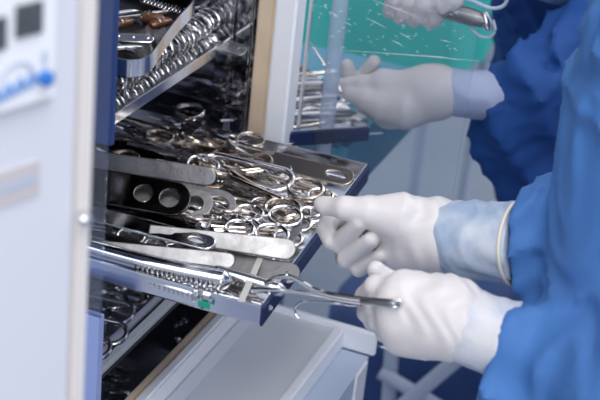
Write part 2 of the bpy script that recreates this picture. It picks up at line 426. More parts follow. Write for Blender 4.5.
def long_loop(name, L, loopL, hw, wire, m=None):
    m = m or STEEL
    root = bpy.data.objects.new(name, None); COL.objects.link(root)
    loop = [(hw*math.cos(PI/2+PI*i/14)+hw, hw*math.sin(PI/2+PI*i/14), wire) for i in range(15)]+[(loopL-hw*1.1+hw*math.cos(-PI/2+PI*i/14), hw*.9*math.sin(-PI/2+PI*i/14), wire) for i in range(15)]
    MB().tube(loop, wire, closed=True, n=10).build('loop_handle', m, root)
    if L > loopL: MB().tube([(loopL-.001, 0, wire), (loopL+(L-loopL)*.6, 0, wire), (L, .001, wire)], [wire*1.1, wire*.9, wire*.5], n=8).build('shaft', m, root)
    return root
def plate_tool(name, L, w0, w1, holes, th, m=None, bev=.0012):
    m = m or SATIN
    root = bpy.data.objects.new(name, None); COL.objects.link(root)
    me = plate(rounded_strip(L, w0, w1), [ell(cx, cy, rx, ry) for cx, cy, rx, ry in holes], th, bev, th/2); me.materials.append(m)
    link('blade', me, root)
    return root
def ribbed_handle(name, L, r0, r1, rib0, rib1, m=None, pitch=.0050, bend=.0):
    m = m or STEEL
    root = bpy.data.objects.new(name, None); COL.objects.link(root)
    zf = lambda u: r0+bend*(u-.5)**2*4-bend
    vs = []; n = 24; N = int(L/.0008)
    for i in range(N+1):
        u = i/N; x = u*L; r = r0+(r1-r0)*u
        if x < .006: r *= .5+.5*(x/.006)**.5
        if L-x < .008: r *= max(.25, ((L-x)/.008)**.5)
        groove = .34 if (rib0 < u < rib1 and (x % pitch) < pitch*.5) else 0
        for k in range(n):
            a_ = 2*PI*k/n; c_, s_ = math.cos(a_), math.sin(a_)
            g_ = 1-groove*max(0, min(1, (.25-s_)*4))
            vs.append((x, c_*r*g_, zf(u)+s_*r*g_))
    fs = [(i*n+k, i*n+(k+1) % n, (i+1)*n+(k+1) % n, (i+1)*n+k) for i in range(N) for k in range(n)]+[tuple(range(n)), tuple(range(N*n, N*n+n))]
    MB().add(vs, fs).build('grip', m, root)
    MB().tube([(L*.02, 0, zf(.02)), (-.03, .002, zf(0))], [r0*.45, r0*.3], n=10).build('shank', m, root)
    return root
def tweezers(name, L, m=None):
    m = m or SATIN
    root = bpy.data.objects.new(name, None); COL.objects.link(root)
    for s in (1, -1):
        pts = [(0, 0, .003), (L*.12, s*.003, .003), (L*.45, s*.0065, .003), (L*.8, s*.0035, .003), (L, s*.0008, .003)]
        MB().tube(catmull(pts, 5), [(.0007, .004-.0026*min(1, i/20)) for i in range(21)], n=8).build('arm', m, root)
    return root
def place(o, a, b, z, label, cat, group=None, L=None, z2=None, roll=0):
    """lay an instrument so that its base sits above point a and it runs towards b (pixels of the frame, height z)"""
    A = at(*a, 'z', z); B = at(*b, 'z', z if z2 is None else z2)
    d = B-A; o.location = A; o.rotation_euler = d.to_track_quat('X', 'Z').to_euler()
    if roll: o.rotation_euler = (d.to_track_quat('X', 'Z') @ Matrix.Rotation(roll, 4, 'X').to_quaternion()).to_euler()
    if L: s = d.length/L; o.scale = (s, s, s)
    return tag(o, label, cat, group)
def copy_tree(o, parent=None):
    c = o.copy(); COL.objects.link(c)
    if parent: c.parent = parent
    for ch in list(o.children): copy_tree(ch, c)
    return c
def span(a, b, z): return (at(*b, 'z', z)-at(*a, 'z', z)).length

#HEROES
def hero_plate(name, a, b, z, w, holes, label, cat='retractor', m=None, th=.003, w0=None, z2=None, roll=0, bev=.0012):
    L = span(a, b, z); o = plate_tool(name, L, w0 or w, w, [(L-dx, dy, rx, ry) for dx, dy, rx, ry in holes], th, m, min(bev, th*.45))
    return place(o, a, b, z, label, cat, z2=z2, roll=roll)
# three stacked plates with round windows
hero_plate('slotted_plate', (60, 180), (190, 203), .020, .036, [(.021, 0, .0112, .0112), (.049, 0, .0105, .0105)], 'dark mirror-finish plate with two round windows, topmost of the windowed plates', m=DARKST, th=.004, roll=.72)
hero_plate('slotted_plate', (70, 184), (212, 208), .013, .034, [(.020, 0, .0115, .0100)], 'steel plate with an oval window, middle of the three windowed plates', m=SATIN, th=.004, roll=.62)
hero_plate('slotted_plate', (110, 188), (235, 211), .008, .038, [(.019, 0, .0128, .0125)], 'steel plate ending in a round ring, lowest and rightmost of the windowed plates', m=SATIN, th=.004, roll=.6)
hero_plate('flat_retractor', (55, 154), (215, 178), .022, .018, [], 'long grey flat bar with a rounded tip lying across the back of the heap', m=SATIN, roll=1.0)
hero_plate('long_window_retractor', (190, 142), (353, 180), .000, .022, [(.020, 0, .013, .006)], 'long shiny retractor with an oval eye lying along the far edge of the tray', m=mat('bronze_tinted_steel', (.42, .36, .31), .18, 1), th=.003, bev=.0014, roll=.55)
hero_plate('spatula', (150, 232), (295, 251), .013, .020, [], 'broad bright spatula with a rounded tip pointing at the gloved hands', m=SATIN, w0=.012, roll=.75)
hero_plate('flat_retractor', (60, 206), (214, 246), .013, .018, [(.018, 0, .010, .0045), (.055, 0, .012, .0045)], 'narrow steel bar with two oval slots above the ribbed handle', m=STEEL, th=.003, roll=.3)
hero_plate('broad_retractor', (70, 243), (234, 262), .009, .014, [], 'pale curved retractor blade just above the large ribbed handle', m=SATIN, w0=.008, roll=.8)
hero_plate('flat_retractor', (225, 262), (299, 276), -.004, .022, [], 'short grey blade near the dark outer edge of the tray', m=SATIN, roll=.5)
hero_plate('metal_strip', (241, 302), (262, 255), .004, .005, [], 'pale flat strip lying crosswise over the ribbed handles', 'strip', m=mat('ivory_plastic', (.50, .48, .45), .3), th=.0015, z2=.002)
hero_plate('metal_strip', (281, 250), (304, 222), -.002, .0085, [], 'pale flat strip beside the broad spatula tip', 'strip', m=SATIN, th=.0015)
hero_plate('flat_retractor', (80, 206), (214, 236), .002, .016, [], 'dark bar lying under the windowed plates', m=DARKST, roll=.5)
hero_plate('flat_retractor', (90, 146), (196, 158), .004, .020, [], 'dark mirror-finish bar at the back left of the heap', m=DARKST, roll=.5)
# ribbed handles
def hero_rib(a, b, z, r0, r1, q0, q1, label, bend=.0):
    L = span(a, b, z); o = ribbed_handle('ribbed_handle', L, r0, r1, q0, q1, bend=bend)
    return place(o, a, b, z, label, 'handle')
hero_rib((72, 252), (231, 291), -.002, .0098, .0100, .42, .97, 'large ribbed steel handle lying along the near edge of the tray', bend=.003)
hero_rib((212, 276), (286, 298), -.006, .0066, .0075, .12, .92, 'short ribbed handle pointing at the near outer corner')
hero_rib((100, 270), (200, 302), -.014, .0055, .0050, .3, .95, 'thin ribbed handle lowest along the near rim')
hero_rib((213, 300), (272, 314), -.017, .0060, .0055, .1, .95, 'ribbed handle end with a collar in the near outer corner')
for (a, b), lb in ((((192, 300), (199, 301)), 'left small collar'), (((203, 301), (214, 304)), 'right small collar')):
    L = span(a, b, -.012)
    o = bpy.data.objects.new('collar', None); COL.objects.link(o)
    MB().tube([(0, 0, .007), (L*.2, 0, .007), (L*.8, 0, .007), (L, 0, .007)], [.006, .0085, .0085, .006], n=18).build('sleeve', STEEL, o)
    MB().tube([(-.004, 0, .007), (L+.004, 0, .007)], .003, n=12).build('pin', STEEL, o)
    place(o, a, b, -.014, lb+' of steel between the two ribbed handles at the near rim', 'collar')
# oval loops and ring handles
o = long_loop('wire_retractor', .20, .11, .0165, .0038); place(o, (292, 186), (180, 158), .014, 'thick wire retractor with a long oval loop in the middle of the heap', 'retractor', z2=.012, roll=-.35)
o = ring_clamp('scissors', .17, .0160, .0034, .03, m=STEEL2); place(o, (310, 208), (185, 158), .009, 'scissors with a large bronze-tinted ring nearest the thumb', 'scissors', roll=-.3)
o = ring_clamp('scissors', .15, .0140, .0028, .16, m=STEEL); place(o, (163, 122), (265, 158), .010, 'open scissors with a bright ring standing at the back of the heap', 'scissors', roll=.25)
o = long_loop('wire_retractor', .13, .04, .012, .0026); place(o, (190, 161), (262, 192), .018, 'hooked wire handle touching the tip of the grey flat bar', 'retractor', roll=.4)
o = ring_clamp('clamp', .16, .0140, .0025, .0); place(o, (294, 232), (190, 200), .006, 'clamp with thin double rings below the wire loop', 'clamp', roll=-.35)
o = ring_clamp('clamp', .16, .0120, .0024, .01, m=STEEL2); place(o, (290, 216), (180, 188), -.006, 'clamp with dark shafts running left from under the thumb', 'clamp')
o = ring_clamp('clamp', .14, .0120, .0022, .03); place(o, (318, 190), (215, 168), -.008, 'clamp lying under the long retractor eye at the far side', 'clamp')
o = ring_clamp('clamp', .15, .0130, .0024, .06); place(o, (312, 224), (225, 200), -.012, 'clamp with a ring against the outer rim by the fingertips', 'clamp')
L = span((286, 184), (336, 199), -.003)
o = ribbed_handle('steel_rod', L, .0050, .0042, 2, 3, m=STEEL2); place(o, (286, 186), (336, 200), -.006, 'smooth bronze-tinted rod ending near the far outer corner', 'rod')
for a, b, z, lb in (((143, 208), (148, 220), .004, 'small steel knob under the dark windowed plate'), ((200, 236), (208, 226), .006, 'small steel knob left of the round ring plate'),
                    ((136, 170), (146, 180), .014, 'dark small knob under the grey flat bar')):
    o = bpy.data.objects.new('loose_knob', None); COL.objects.link(o)  # small knob lying loose in the heap
    MB().tube([(0, 0, .007), (.002, 0, .007), (.013, 0, .007), (.015, 0, .007)], [.005, .0072, .0072, .005], n=18).build('head', STEEL, o)
    MB().tube([(.014, 0, .007), (.03, 0, .004)], .002, n=8).build('stem', STEEL, o)
    place(o, a, b, z-.006, lb, 'loose_knob')
tops = [((258, 226), (175, 206), .004, -.3), ((246, 212), (170, 190), .004, .2), ((282, 205), (205, 176), .003, -.4), 
        ((236, 178), (165, 150), .012, .3), ((306, 236), (225, 215), -.006, -.3), ((212, 148), (150, 128), .006, .4), ((240, 145), (165, 122), .002, .2), ((216, 222), (140, 200), .004, .3)]
tp0 = [ring_clamp('clamp', .125, .0120, .0022, .0), ring_clamp('clamp', .125, .0135, .0026, .02, m=STEEL2)]
for i, (a, b, z, rl) in enumerate(tops):
    o = tp0[i % 2] if i < 2 else copy_tree(tp0[i % 2])
    place(o, a, b, z, ('bright slim' if i % 2 == 0 else 'bronze-tinted thick')+' clamp on top of the heap, rings towards the outer rim', 'clamp', ('bright slim' if i % 2 == 0 else 'bronze-tinted thick')+' clamps on top of the heap', roll=rl)
# bulbous spoon between
o = bpy.data.objects.new('curette', None); COL.objects.link(o)
MB().tube([(0, 0, .004), (.01, 0, .004), (.03, 0, .005), (.05, 0, .005), (.058, 0, .005)], [.002, .006, .009, .006, .001], n=14).build('bowl', STEEL2, o)
MB().tube([(-.06, 0, .003), (.001, 0, .004)], .0022, n=8).build('shaft', STEEL, o)
place(o, (150, 175), (190, 186), .004, 'bulbous spoon-ended curette under the grey flat bar', 'curette')
# random heap
protos = [ring_clamp('clamp', .15, .0115, .0020, .0), ring_clamp('clamp', .17, .0125, .0023, .02, .15, m=STEEL2), ring_clamp('clamp', .13, .0110, .0019, .05, m=STEEL),
          tweezers('tissue_forceps', .13), tweezers('tissue_forceps', .15, STEEL), plate_tool('flat_retractor', .16, .011, .014, [(.02, 0, .009, .0035)], .0025, STEEL),
          long_loop('wire_retractor', .15, .05, .010, .0022, STEEL2)]
info = [('ring-handled clamp heaped among other clamps in the pulled out tray', 'clamp', 'loose clamps in the pulled out tray')]*3 + \
       [('slim tissue forceps buried in the heap in the pulled out tray', 'forceps', 'loose forceps in the pulled out tray')]*2 + \
       [('narrow slotted retractor buried in the heap in the pulled out tray', 'retractor', 'loose slotted retractors in the pulled out tray'),
        ('small loop-ended wire retractor buried in the heap in the pulled out tray', 'retractor', 'loose loop retractors in the pulled out tray')]
used = set()
def scatter(k, loc, ang, pitch=0, roll=0, override=None):
    o = protos[k] if k not in used else copy_tree(protos[k]); used.add(k)
    o.location = loc; o.rotation_euler = (roll, pitch, ang)
    if override: return tag(o, *override)
    cx_ = loc[0]+.075*math.cos(ang); cy_ = loc[1]+.075*math.sin(ang)
    row = 'along the near rim' if cy_ < .13 else ('across the middle' if cy_ < .235 else 'along the far rim')
    end = 'outer' if cx_ > -.17 else 'cabinet'
    kind_ = ['ring-handled clamp', 'bronze-tinted curved clamp', 'small open clamp', 'short forceps', 'long forceps', 'narrow slotted retractor', 'loop-ended wire retractor'][k]
    return tag(o, f'{kind_} heaped {row} at the {end} end of the main tray', info[k][1], f'{kind_}s {row}, {end} end of main tray')
ks = [0, 1, 2, 3, 0, 5, 1, 6, 2, 4]
for i in range(46):
    k = ks[i % 10]
    flip = random.random() < .6
    ang = random.uniform(-.45, .45)+(PI if flip else 0)
    Lk = .15
    cx = random.uniform(-.30, -.09); cy = random.uniform(.03, .335)
    s, c = math.sin(ang), math.cos(ang)
    x = cx-c*Lk/2; y = cy-s*Lk/2
    x1 = cx+c*Lk*.55; y1 = cy+s*Lk*.55
    if max(x, x1) > -.02: dx = -.02-max(x, x1); x += dx
    if min(y, y1) < .02: y += .02-min(y, y1)
    if max(y, y1) > .345: y -= max(y, y1)-.345
    scatter(k, (x, y, -.020+.0030*(i % 7)), ang, pitch=random.uniform(-.04, .04), roll=random.uniform(0, .55)*(-1 if flip else 1))
# second tray: clamps racked on edge, ring ends outwards
rk = ring_clamp('clamp', .15, .0125, .0016, .0)
tc_ = ('clamp racked on edge with its ring handle towards the slanting rim', 'clamp', 'clamps racked in the second tray')
i = 0; y = .02
while y < Y2-.01:
    o = rk if i == 0 else copy_tree(rk)
    o.location = (X2-.006-random.uniform(0, .006), y, Z2+.006); o.rotation_euler = (PI/2+random.uniform(-.05, .05), random.uniform(-.06, .06), PI+random.uniform(-.1, .1))
    s_ = random.uniform(1.0, 1.1); o.scale = (s_, s_, s_)
    tag(o, *tc_); i += 1; y += random.uniform(.0100, .0145)
for (a, b) in (((222, 30), (180, 18)), ((212, 40), (170, 20)), ((205, 22), (150, 10))):
    o = copy_tree(rk); s_ = 1.35; o.scale = (s_, s_, s_); place(o, a, b, Z2+.002, 'large ring clamp lying loose at the far end of the second tray', 'clamp', 'loose large clamps at the far end of the second tray', roll=.5)
# flat instruments deeper inside second tray
for i in range(8):
    scatter([0, 2, 1, 3][i % 4], (-.32-.02*random.random(), 0.05+.042*i, Z2-.012), PI+random.uniform(-.3, .3), override=('instrument lying flat behind the racked clamps in the second tray', 'clamp', 'instruments lying flat in the second tray'))
# lowest tray
for i in range(5):
    o = scatter([0, 2, 0][i % 3], (-.222-.006*(i % 3), .03+.07*i, -.182+.008*(i % 3)), PI+random.uniform(-.4, .4), override=('ring-handled clamp in the lowest tray with its rings towards the front lip', 'clamp', 'clamps in the lowest tray'))
    o.scale = (1.6, 1.6, 1.6)
for a, b, z, lb in (((132, 318), (40, 296), -.150, 'upper'), ((126, 338), (30, 316), -.156, 'middle'), ((110, 352), (20, 336), -.160, 'bottom')):
    o = long_loop('wire_retractor', .17, .09, .016, .0030); place(o, a, b, z, lb+' one of three thick wire loops in the lowest tray', 'retractor', roll=-.3)
# upper tray contents
zc = zt-.0165
def inst_bar(L, w, nh): return plate_tool('drilled_bar', L, w, w, [(L*(j+.7)/nh, 0, .0016, .0016) for j in range(nh)], .003, STEEL)
o = inst_bar(span((95, 37), (153, 41), zc+.006), .0085, 4); place(o, (95, 37), (153, 41), zc+.006, 'flat steel bar with a row of small holes in the uppermost tray', 'bar', roll=.5)
for a, b, r_, lb in (((141, 24), (165, 28), .008, 'large amber piece'), ((150, 31), (172, 26), .006, 'smaller amber piece'), ((113, 31), (133, 26), .006, 'pale pinkish amber piece')):
    L = span(a, b, zc+.01)
    o = bpy.data.objects.new('amber_piece', None); COL.objects.link(o)
    MB().tube([(0, 0, r_), (L*.12, 0, r_), (L*.85, 0, r_), (L, 0, r_)], [(r_*.5, r_*.4), (r_, r_*.75), (r_*.9, r_*.7), (r_*.4, r_*.3)], n=14).build('body', BROWN, o)
    MB().tube([(L*.3, 0, r_), (L*.36, 0, r_)], r_*.95, n=14).build('band', STEEL2, o)
    place(o, a, b, zc+.002, lb+' lying in the uppermost tray', 'fitting')
for i, (a, b, r_) in enumerate((((100, 52), (142, 50), .003), ((98, 20), (138, 14), .0035), ((140, 18), (172, 14), .003), ((112, 45), (136, 56), .0025))):
    o = ribbed_handle('steel_rod', span(a, b, zc), r_, r_*.8, 2, 3, m=STEEL)
    place(o, a, b, zc+.001, ('thin rod nearest the curved rim', 'thick rod at the back left', 'short rod behind the amber pieces', 'thinnest rod beneath the drilled bar')[i]+' in the uppermost tray', 'rod')
o = bpy.data.objects.new('spring', None); COL.objects.link(o)
MB().tube([(i*.0011/2.2, .0035*math.cos(i*.7), .0045+.0035*math.sin(i*.7)) for i in range(110)], .0007, n=5, up=(1, 0, 0)).build('coil', STEEL, o)
place(o, (140, 3), (170, 12), zc+.006, 'small coil spring in the uppermost tray', 'spring')
for i in range(9):
    k = [3, 0, 4, 2, 5][i % 5]
    scatter(k, (-.29-.02*(i % 2), .20+.02*i, zc+.001*(i % 4)), PI+random.uniform(-.5, .4), override=('small instrument among the amber pieces in the uppermost tray', 'instrument', 'small instruments in the uppermost tray')).scale = (.8, .8, .8)

# ================================================================ WHITE HOUSING AT LEFT
E0 = Vector((0.0, -.35, 0)); ph = math.radians(72); dh = Vector((math.cos(ph), math.sin(ph), 0)); nf = Vector((math.sin(ph), -math.cos(ph), 0))
def face_pt(px_, py_, off=0):
    r = Vector(ray(px_, py_)); C = Vector(CAM); P = E0+nf*off
    return C+r*((P-C).dot(nf)/r.dot(nf))
def uv(px_, py_, off=.007):
    p = face_pt(px_, py_, off); return (p-E0).dot(dh), p.z
hs = thing('equipment_housing', 'white equipment housing with displays and a blue round button at the left', 'machine', (E0.x, E0.y, -1.0))
FM = Matrix([[dh.x, nf.x, 0, E0.x], [dh.y, nf.y, 0, E0.y], [0, 0, 1, 0], [0, 0, 0, 1]])   # local u along the face, v outwards, z up
def hpart(name, m, a, b, bevel=0, shear=None, parent=None):
    o = MB().box(a, b, FM).build(name, m, None, smooth=False, bevel=bevel); o.parent = parent or hs
    o.location = -hs.location if not parent else (0, 0, 0); return o
u0, _ = uv(76, 200, 0)
hpart('body', WHITE, (-.5, -.16, -1.0), (u0, 0, .6), bevel=.004)
hpart('edge_trim', CREAM2, (u0, -.02, -1.0), (u0+.0115, .003, .6), bevel=.002)
a = uv(-60, 100); b = uv(62, 20); tr = uv(62, 100)
pnl = hpart('control_panel', WHITE2, (a[0], 0, tr[1]), (b[0], .006, .5), bevel=.003)
for q, nm in (((16, 42, 12, 27), 'display'), ((-14, 6, 26, 44), 'display')):
    c0 = uv(q[0], (q[2]+q[3])/2); c1 = uv(q[1], (q[2]+q[3])/2)
    hh = .0095
    zc0 = (c0[1]+c1[1])/2
    o = hpart(nm, LCD, (c0[0], .006, zc0-hh), (c1[0], .008, zc0+hh), parent=pnl)
c = uv(45, 78); p = E0+dh*c[0]+nf*.006; p.z = c[1]
o = MB().tube([p, p+nf*.004, p+nf*.006], [.0048, .0048, .003], n=24).build('round_button', BLUEP, pnl); o['label'] = 'bright blue round button'
c = uv(45, 58); hpart('indicator_mark', INK2, (c[0]-.002, .006, c[1]-.004), (c[0]+.002, .0068, c[1]+.004), parent=pnl)
mb = MB()   # pale arc and blue strokes of the maker's mark
c = uv(17, 84)
arc = [E0+dh*(c[0]+.013*math.cos(t))+nf*.0066+Vector((0, 0, c[1]+.013*math.sin(t))) for t in [PI*(.05+.9*i/16) for i in range(17)]]
mb.tube(arc, .0012, n=6); mb.build('logo_arc', INK2, pnl)
mb = MB()
for j in range(7):
    x0 = -2+j*6; ca = uv(x0, 104-j*3); cb = uv(x0+(3 if j % 2 else -1), 90-j*3)
    qa = E0+dh*ca[0]+nf*.0066+Vector((0, 0, ca[1])); qb = E0+dh*cb[0]+nf*.0066+Vector((0, 0, cb[1]))
    mb.tube([qa, qb], .0013, n=6)
    if j % 2 == 0:
        cc = uv(x0+6, 101-j*3); mb.tube([qb, E0+dh*cc[0]+nf*.0066+Vector((0, 0, cc[1]))], .0011, n=6)
mb.build('logo_lettering', INK, pnl)
a = uv(-20, 200); b = uv(46, 172)
zc0 = uv(24, 188)[1]
pl = hpart('label_plate', BEIGE, (a[0], 0, zc0-.0115), (b[0], .0015, zc0+.0115))
mb = MB()
for j in range(9):
    u_ = a[0]+.004+j*(b[0]-a[0]-.006)/9
    mb.box((u_, .0015, zc0-.003), (u_+.0035, .002, zc0+.004), FM)
mb.build('plate_lettering', INK2, pl, smooth=False)
p = face_pt(83, 217, .004)
mb = MB().tube([p-nf*.001, p+nf*.004, p+nf*.006], [.0052, .0052, .003], n=16); o = mb.build('screw_head', STEEL, None); o.parent = hs; o.location = -hs.location
o['label'] = 'round chrome screw head'

# ================================================================ ACRYLIC DOOR
YG = .436
pz0 = at(275, 317, 'y', YG).z
gd = thing('acrylic_door', 'clear scratched acrylic door standing open behind the pulled out tray', 'door', (-.14, YG, pz0))
def gpart(name, m, a, b, bevel=0):
    o = MB().box(a, b).build(name, m, None, smooth=False, bevel=bevel); o.parent = gd; o.location = -gd.location; return o
xr = at(474, 60, 'y', YG).x
gpart('pane', GLASS, (-.137, YG, pz0), (xr, YG+.004, .75))
gpart('bottom_rail', WHITE2, (-.137, YG-.003, pz0-.016), (xr-.10, YG+.008, pz0), bevel=.002)
x_ = at(305, 70, 'y', YG).x
gpart('steel_edge', STEEL, (x_-.0022, YG-.004, pz0), (x_+.0022, YG, .75), bevel=.001)
p = at(289, 5, 'y', YG)
o = MB().tube([p, p-Vector((0, .004, 0))], [.005, .003], n=14).build('screw', STEEL, None); o.parent = gd; o.location = -gd.location
mb = MB(); rnd = random.Random(3)
SCR = [((366, 18), (386, 28)), ((391, 40), (403, 46)), ((340, 50), (480, 61)), ((372, 0), (420, 18)), ((420, 55), (460, 60)), ((345, 22), (352, 26)), ((400, 33), (412, 40)), ((330, 12), (338, 17)), ((440, 40), (452, 43))]
for a, b in SCR:
    A = at(*a, 'y', YG-.0004); B = at(*b, 'y', YG-.0004)
    mb.tube([A, (A+B)/2+Vector((0, 0, .0006)), B], [.00008, .0003, .00008], n=4, up=(0, 1, 0))
for i in range(90):
    a = (rnd.uniform(312, 465), rnd.betavariate(1.2, 1.8)*70); l = rnd.uniform(.5, 4); an = rnd.gauss(.35, .5)
    A = at(*a, 'y', YG-.0004); B = at(a[0]+l*math.cos(an), a[1]+l*math.sin(an), 'y', YG-.0004)
    mb.tube([A, B], .00016+.00012*rnd.random(), n=4, up=(0, 1, 0))
o = mb.build('scratches', mat('white_scratch', (.9, .93, .95), .4), None); o.parent = gd; o.location = -gd.location; o['kind'] = 'stuff'

# ================================================================ REFLECTED TRAY BUILT SOLID BEHIND THE PANE, ON A STAND
st = thing('draped_stand', 'instrument stand with a short pale blue drape behind the acrylic door', 'stand', (-.16, .62, -1.0))
def spart(name, mb, m, **k):
    o = mb.build(name, m, None, **k); o.parent = st; o.location = -st.location; return o
spart('drape', MB().box((-.34, .475, -.13), (-.085, .80, -.028)), PALEBL, bevel=.01, smooth=True)
spart('pole', MB().tube([(-.21, .62, -.97), (-.21, .62, -.13)], .014, n=16, up=(1, 0, 0)), TUBEW)
spart('foot', MB().box((-.36, .50, -1.0), (-.33, .74, -.97)).box((-.36, .605, -1.0), (-.06, .635, -.97)).box((-.09, .50, -1.0), (-.06, .74, -.97)), TUBEW, smooth=False, bevel=.004)
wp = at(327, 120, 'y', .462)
spart('upright', MB().tube([(wp.x, .462, -.10), (wp.x, .462, .5)], .0095, n=16, up=(1, 0, 0)), glass_mat('post_reflection_haze', (.9, .93, .96), 1.2, .38))  # milky tube standing in for the cabinet post's reflection in the glass
A = at(262, 134, 'z', -.004); B = at(369, 126, 'z', -.004)
A = Vector((-.17, .47)); B = Vector((-.085, .53))
a3 = at(268, 133, 'z', -.006); b3 = at(370, 126, 'z', -.006)
A = Vector((a3.x, a3.y)); B = Vector((b3.x, b3.y)); dd = (B-A).normalized(); nn = Vector((-dd.y, dd.x))
tr3 = make_tray('instrument_tray', 'dark-edged steel tray of instruments built as the reflected tray behind the acrylic door', [tuple(A), tuple(B), tuple(B+nn*.22), tuple(A+nn*.22)], -.006, .020, TRAYST, edge_m=NAVYTR)
angd = math.atan2(dd.y, dd.x)
for i in range(12):
    q = A+nn*(.018+.0165*i)+dd*random.uniform(-.02, .02)
    scatter([0, 1, 5, 3, 2][i % 5], (q.x+.0, q.y, -.022+.004*(i % 3)), angd+random.uniform(-.12, .12), override=('instrument lying lengthwise in the reflected tray built behind the acrylic door', 'instrument', 'instruments in the reflected tray built behind the acrylic door'))
for i, off in enumerate((.03, .075, .12)):
    q = A+nn*off-dd*.02
    o = ribbed_handle('steel_rod', .15, .006, .005, 2, 3) if i == 0 else copy_tree(rod)
    rod = o; o.location = (q.x, q.y, -.006); o.rotation_euler = (0, 0, angd+.03*i); tag(o, ('nearest', 'middle', 'farthest')[i]+' of three thick shiny rods on the reflected instruments built behind the acrylic door', 'rod')

# ================================================================ BACKGROUND
def draped_table(name, x0, x1, y0, y1, zt_, zb, m, label, cat='table'):
    t = thing(name, label, cat, ((x0+x1)/2, (y0+y1)/2, -1.0))
    N = 160; per = []
    for i in range(N):
        u = i/N*4; k = int(u); f_ = u-k
        per.append([(x0+(x1-x0)*f_, y0), (x1, y0+(y1-y0)*f_), (x1-(x1-x0)*f_, y1), (x0, y1-(y1-y0)*f_)][k])
    cx, cy = (x0+x1)/2, (y0+y1)/2; vs = []; fs = []; J = 8
    for j in range(J+1):
        v = j/J
        for i, (x, y) in enumerate(per):
            s_ = 1+.03*v+.012*v*math.sin(i*.55)+.01*v*math.sin(i*1.3)
            vs.append((cx+(x-cx)*s_, cy+(y-cy)*s_, zt_+(zb-zt_)*v))
    for j in range(J):
        for i in range(N): fs.append((j*N+i, j*N+(i+1) % N, (j+1)*N+(i+1) % N, (j+1)*N+i))
    fs.append(tuple(range(N)))
    for i, p_ in enumerate(list(vs)): vs.append((cx+(p_[0]-cx)*.985, cy+(p_[1]-cy)*.985, p_[2]-(.004 if i < N else 0)))
    K = len(vs)//2
    for f_ in list(fs): fs.append(tuple(q+K for q in reversed(f_)))
    for i in range(N): fs.append((J*N+i, J*N+(i+1) % N, K+J*N+(i+1) % N, K+J*N+i))
    o = MB().add(vs, fs).build('drape', m, None); o.parent = t; o.location = -t.location
    for x, y in ((x0+.03, y0+.03), (x1-.03, y0+.03), (x0+.03, y1-.03), (x1-.03, y1-.03)):
        o = MB().tube([(x, y, -1.0), (x, y, zt_-.03)], .012, n=10, up=(1, 0, 0)).build('leg', TUBEW, None); o.parent = t; o.location = -t.location
    return t
draped_table('instrument_table', -1.15, -.212, 1.45, 2.0, -.05, -.315, TEAL, 'table covered with a teal drape in the blurred background')
# linen hamper
hp = thing('linen_hamper', 'navy linen hamper on a pale crossed tube frame below the gloved hands', 'hamper', (-.04, 1.0, -1.0))
o = sdf_obj('bag', [cone((-.10, .95, -.9), (-.10, .95, -.55), .11, .12), cone((.04, .95, -.9), (.04, .95, -.55), .11, .12), cone((-.05, 1.1, -.9), (-.05, 1.1, -.55), .12, .12, .05)], .012, NAVYB, hp, disp=folds(.012, 30, 4, (1, .3, 0)))
def bar(a, b, r, y):
    A = at(*a, 'y', y); B = at(*b, 'y', y); o = MB().tube([A, B], r, n=10, up=(0, 1, 0)).build('frame_tube', TUBEW, hp); o.location = -hp.location
bar((380, 372), (470, 425), .011, .76); bar((395, 412), (482, 338), .012, .74); bar((392, 345), (384, 470), .012, .78)

# ================================================================ PEOPLE
def P(px_, py_, y): return at(px_, py_, 'y', y)
def chain(pts, rads, k0=.004, k=.003):
    pr = []
    for i in range(len(pts)-1): pr.append(cone(pts[i], pts[i+1], rads[i], rads[i+1], k0 if i == 0 else k))
    return pr
def glove_prims(wrist, wr, mcps, mr, fingers, fr, thumb, tr_, extra=(), flat=None):
    pr = []
    for m_, r_ in zip(mcps, mr): pr.append(cone(wrist, m_, wr, r_, .010))
    for a_, b_ in zip(mcps[:-1], mcps[1:]): pr.append(cone(a_, b_, mr[0]*.95, mr[0]*.9, .012))
    pr += list(extra)
    pr += chain(thumb, tr_, .010, .004)
    for f_, r_ in zip(fingers, fr): pr += chain(f_, r_, .0035, .0022)
    return pr

# ---------- person at right
p1 = thing('person', 'person in a bright blue surgical gown reaching two white gloved hands to the tray', 'person', (.40, .12, -1.0))
# right hand (pinching, farther)
W = P(428, 237, .132)
cuffA = P(436, 238, .130); cuffB = P(512, 243, .118)
mc = [P(370, 214, .146), P(366, 231, .150), P(369, 246, .148), P(378, 258, .142)]
fing = [[mc[0], P(334, 217, .140), P(326, 228, .124), P(331, 241, .112)],
        [mc[1], P(337, 241, .140), P(339, 243, .114), P(360, 222, .100)],
        [mc[2], P(345, 258, .138), P(347, 259, .112), P(371, 240, .101)],
        [mc[3], P(356, 264, .132), P(359, 268, .113), P(380, 256, .106)]]
fr = [[.0130, .0108, .0098, .0088], [.0130, .0108, .0100, .0088], [.0125, .0102, .0096, .0084], [.0115, .0094, .0088, .0078]]
th = [P(398, 218, .118), P(368, 212, .108), P(345, 208, .104), P(326, 206, .110), P(321, 204, .111)]
pr = glove_prims(W, .030, mc, [.0165, .016, .0155, .014], fing, fr, th, [.026, .0150, .0112, .0088, .0074],
    extra=[cone(W, cuffA, .0325, .0345, .02), cone(cuffA, P(446, 239, .129), .035, .0352, .01), cone(P(392, 250, .125), P(412, 250, .128), .018, .022, .02)])
g1 = sdf_obj('glove', pr, .00135, GLOVE, p1, disp=lambda g: .0007*np.sin(g@np.array([260., 60, 40])+3*np.sin(g@np.array([20., 90, 60])))*np.clip((g[..., 0]-.085)/.02, 0, 1)); g1['label'] = 'white glove of the pinching upper hand'
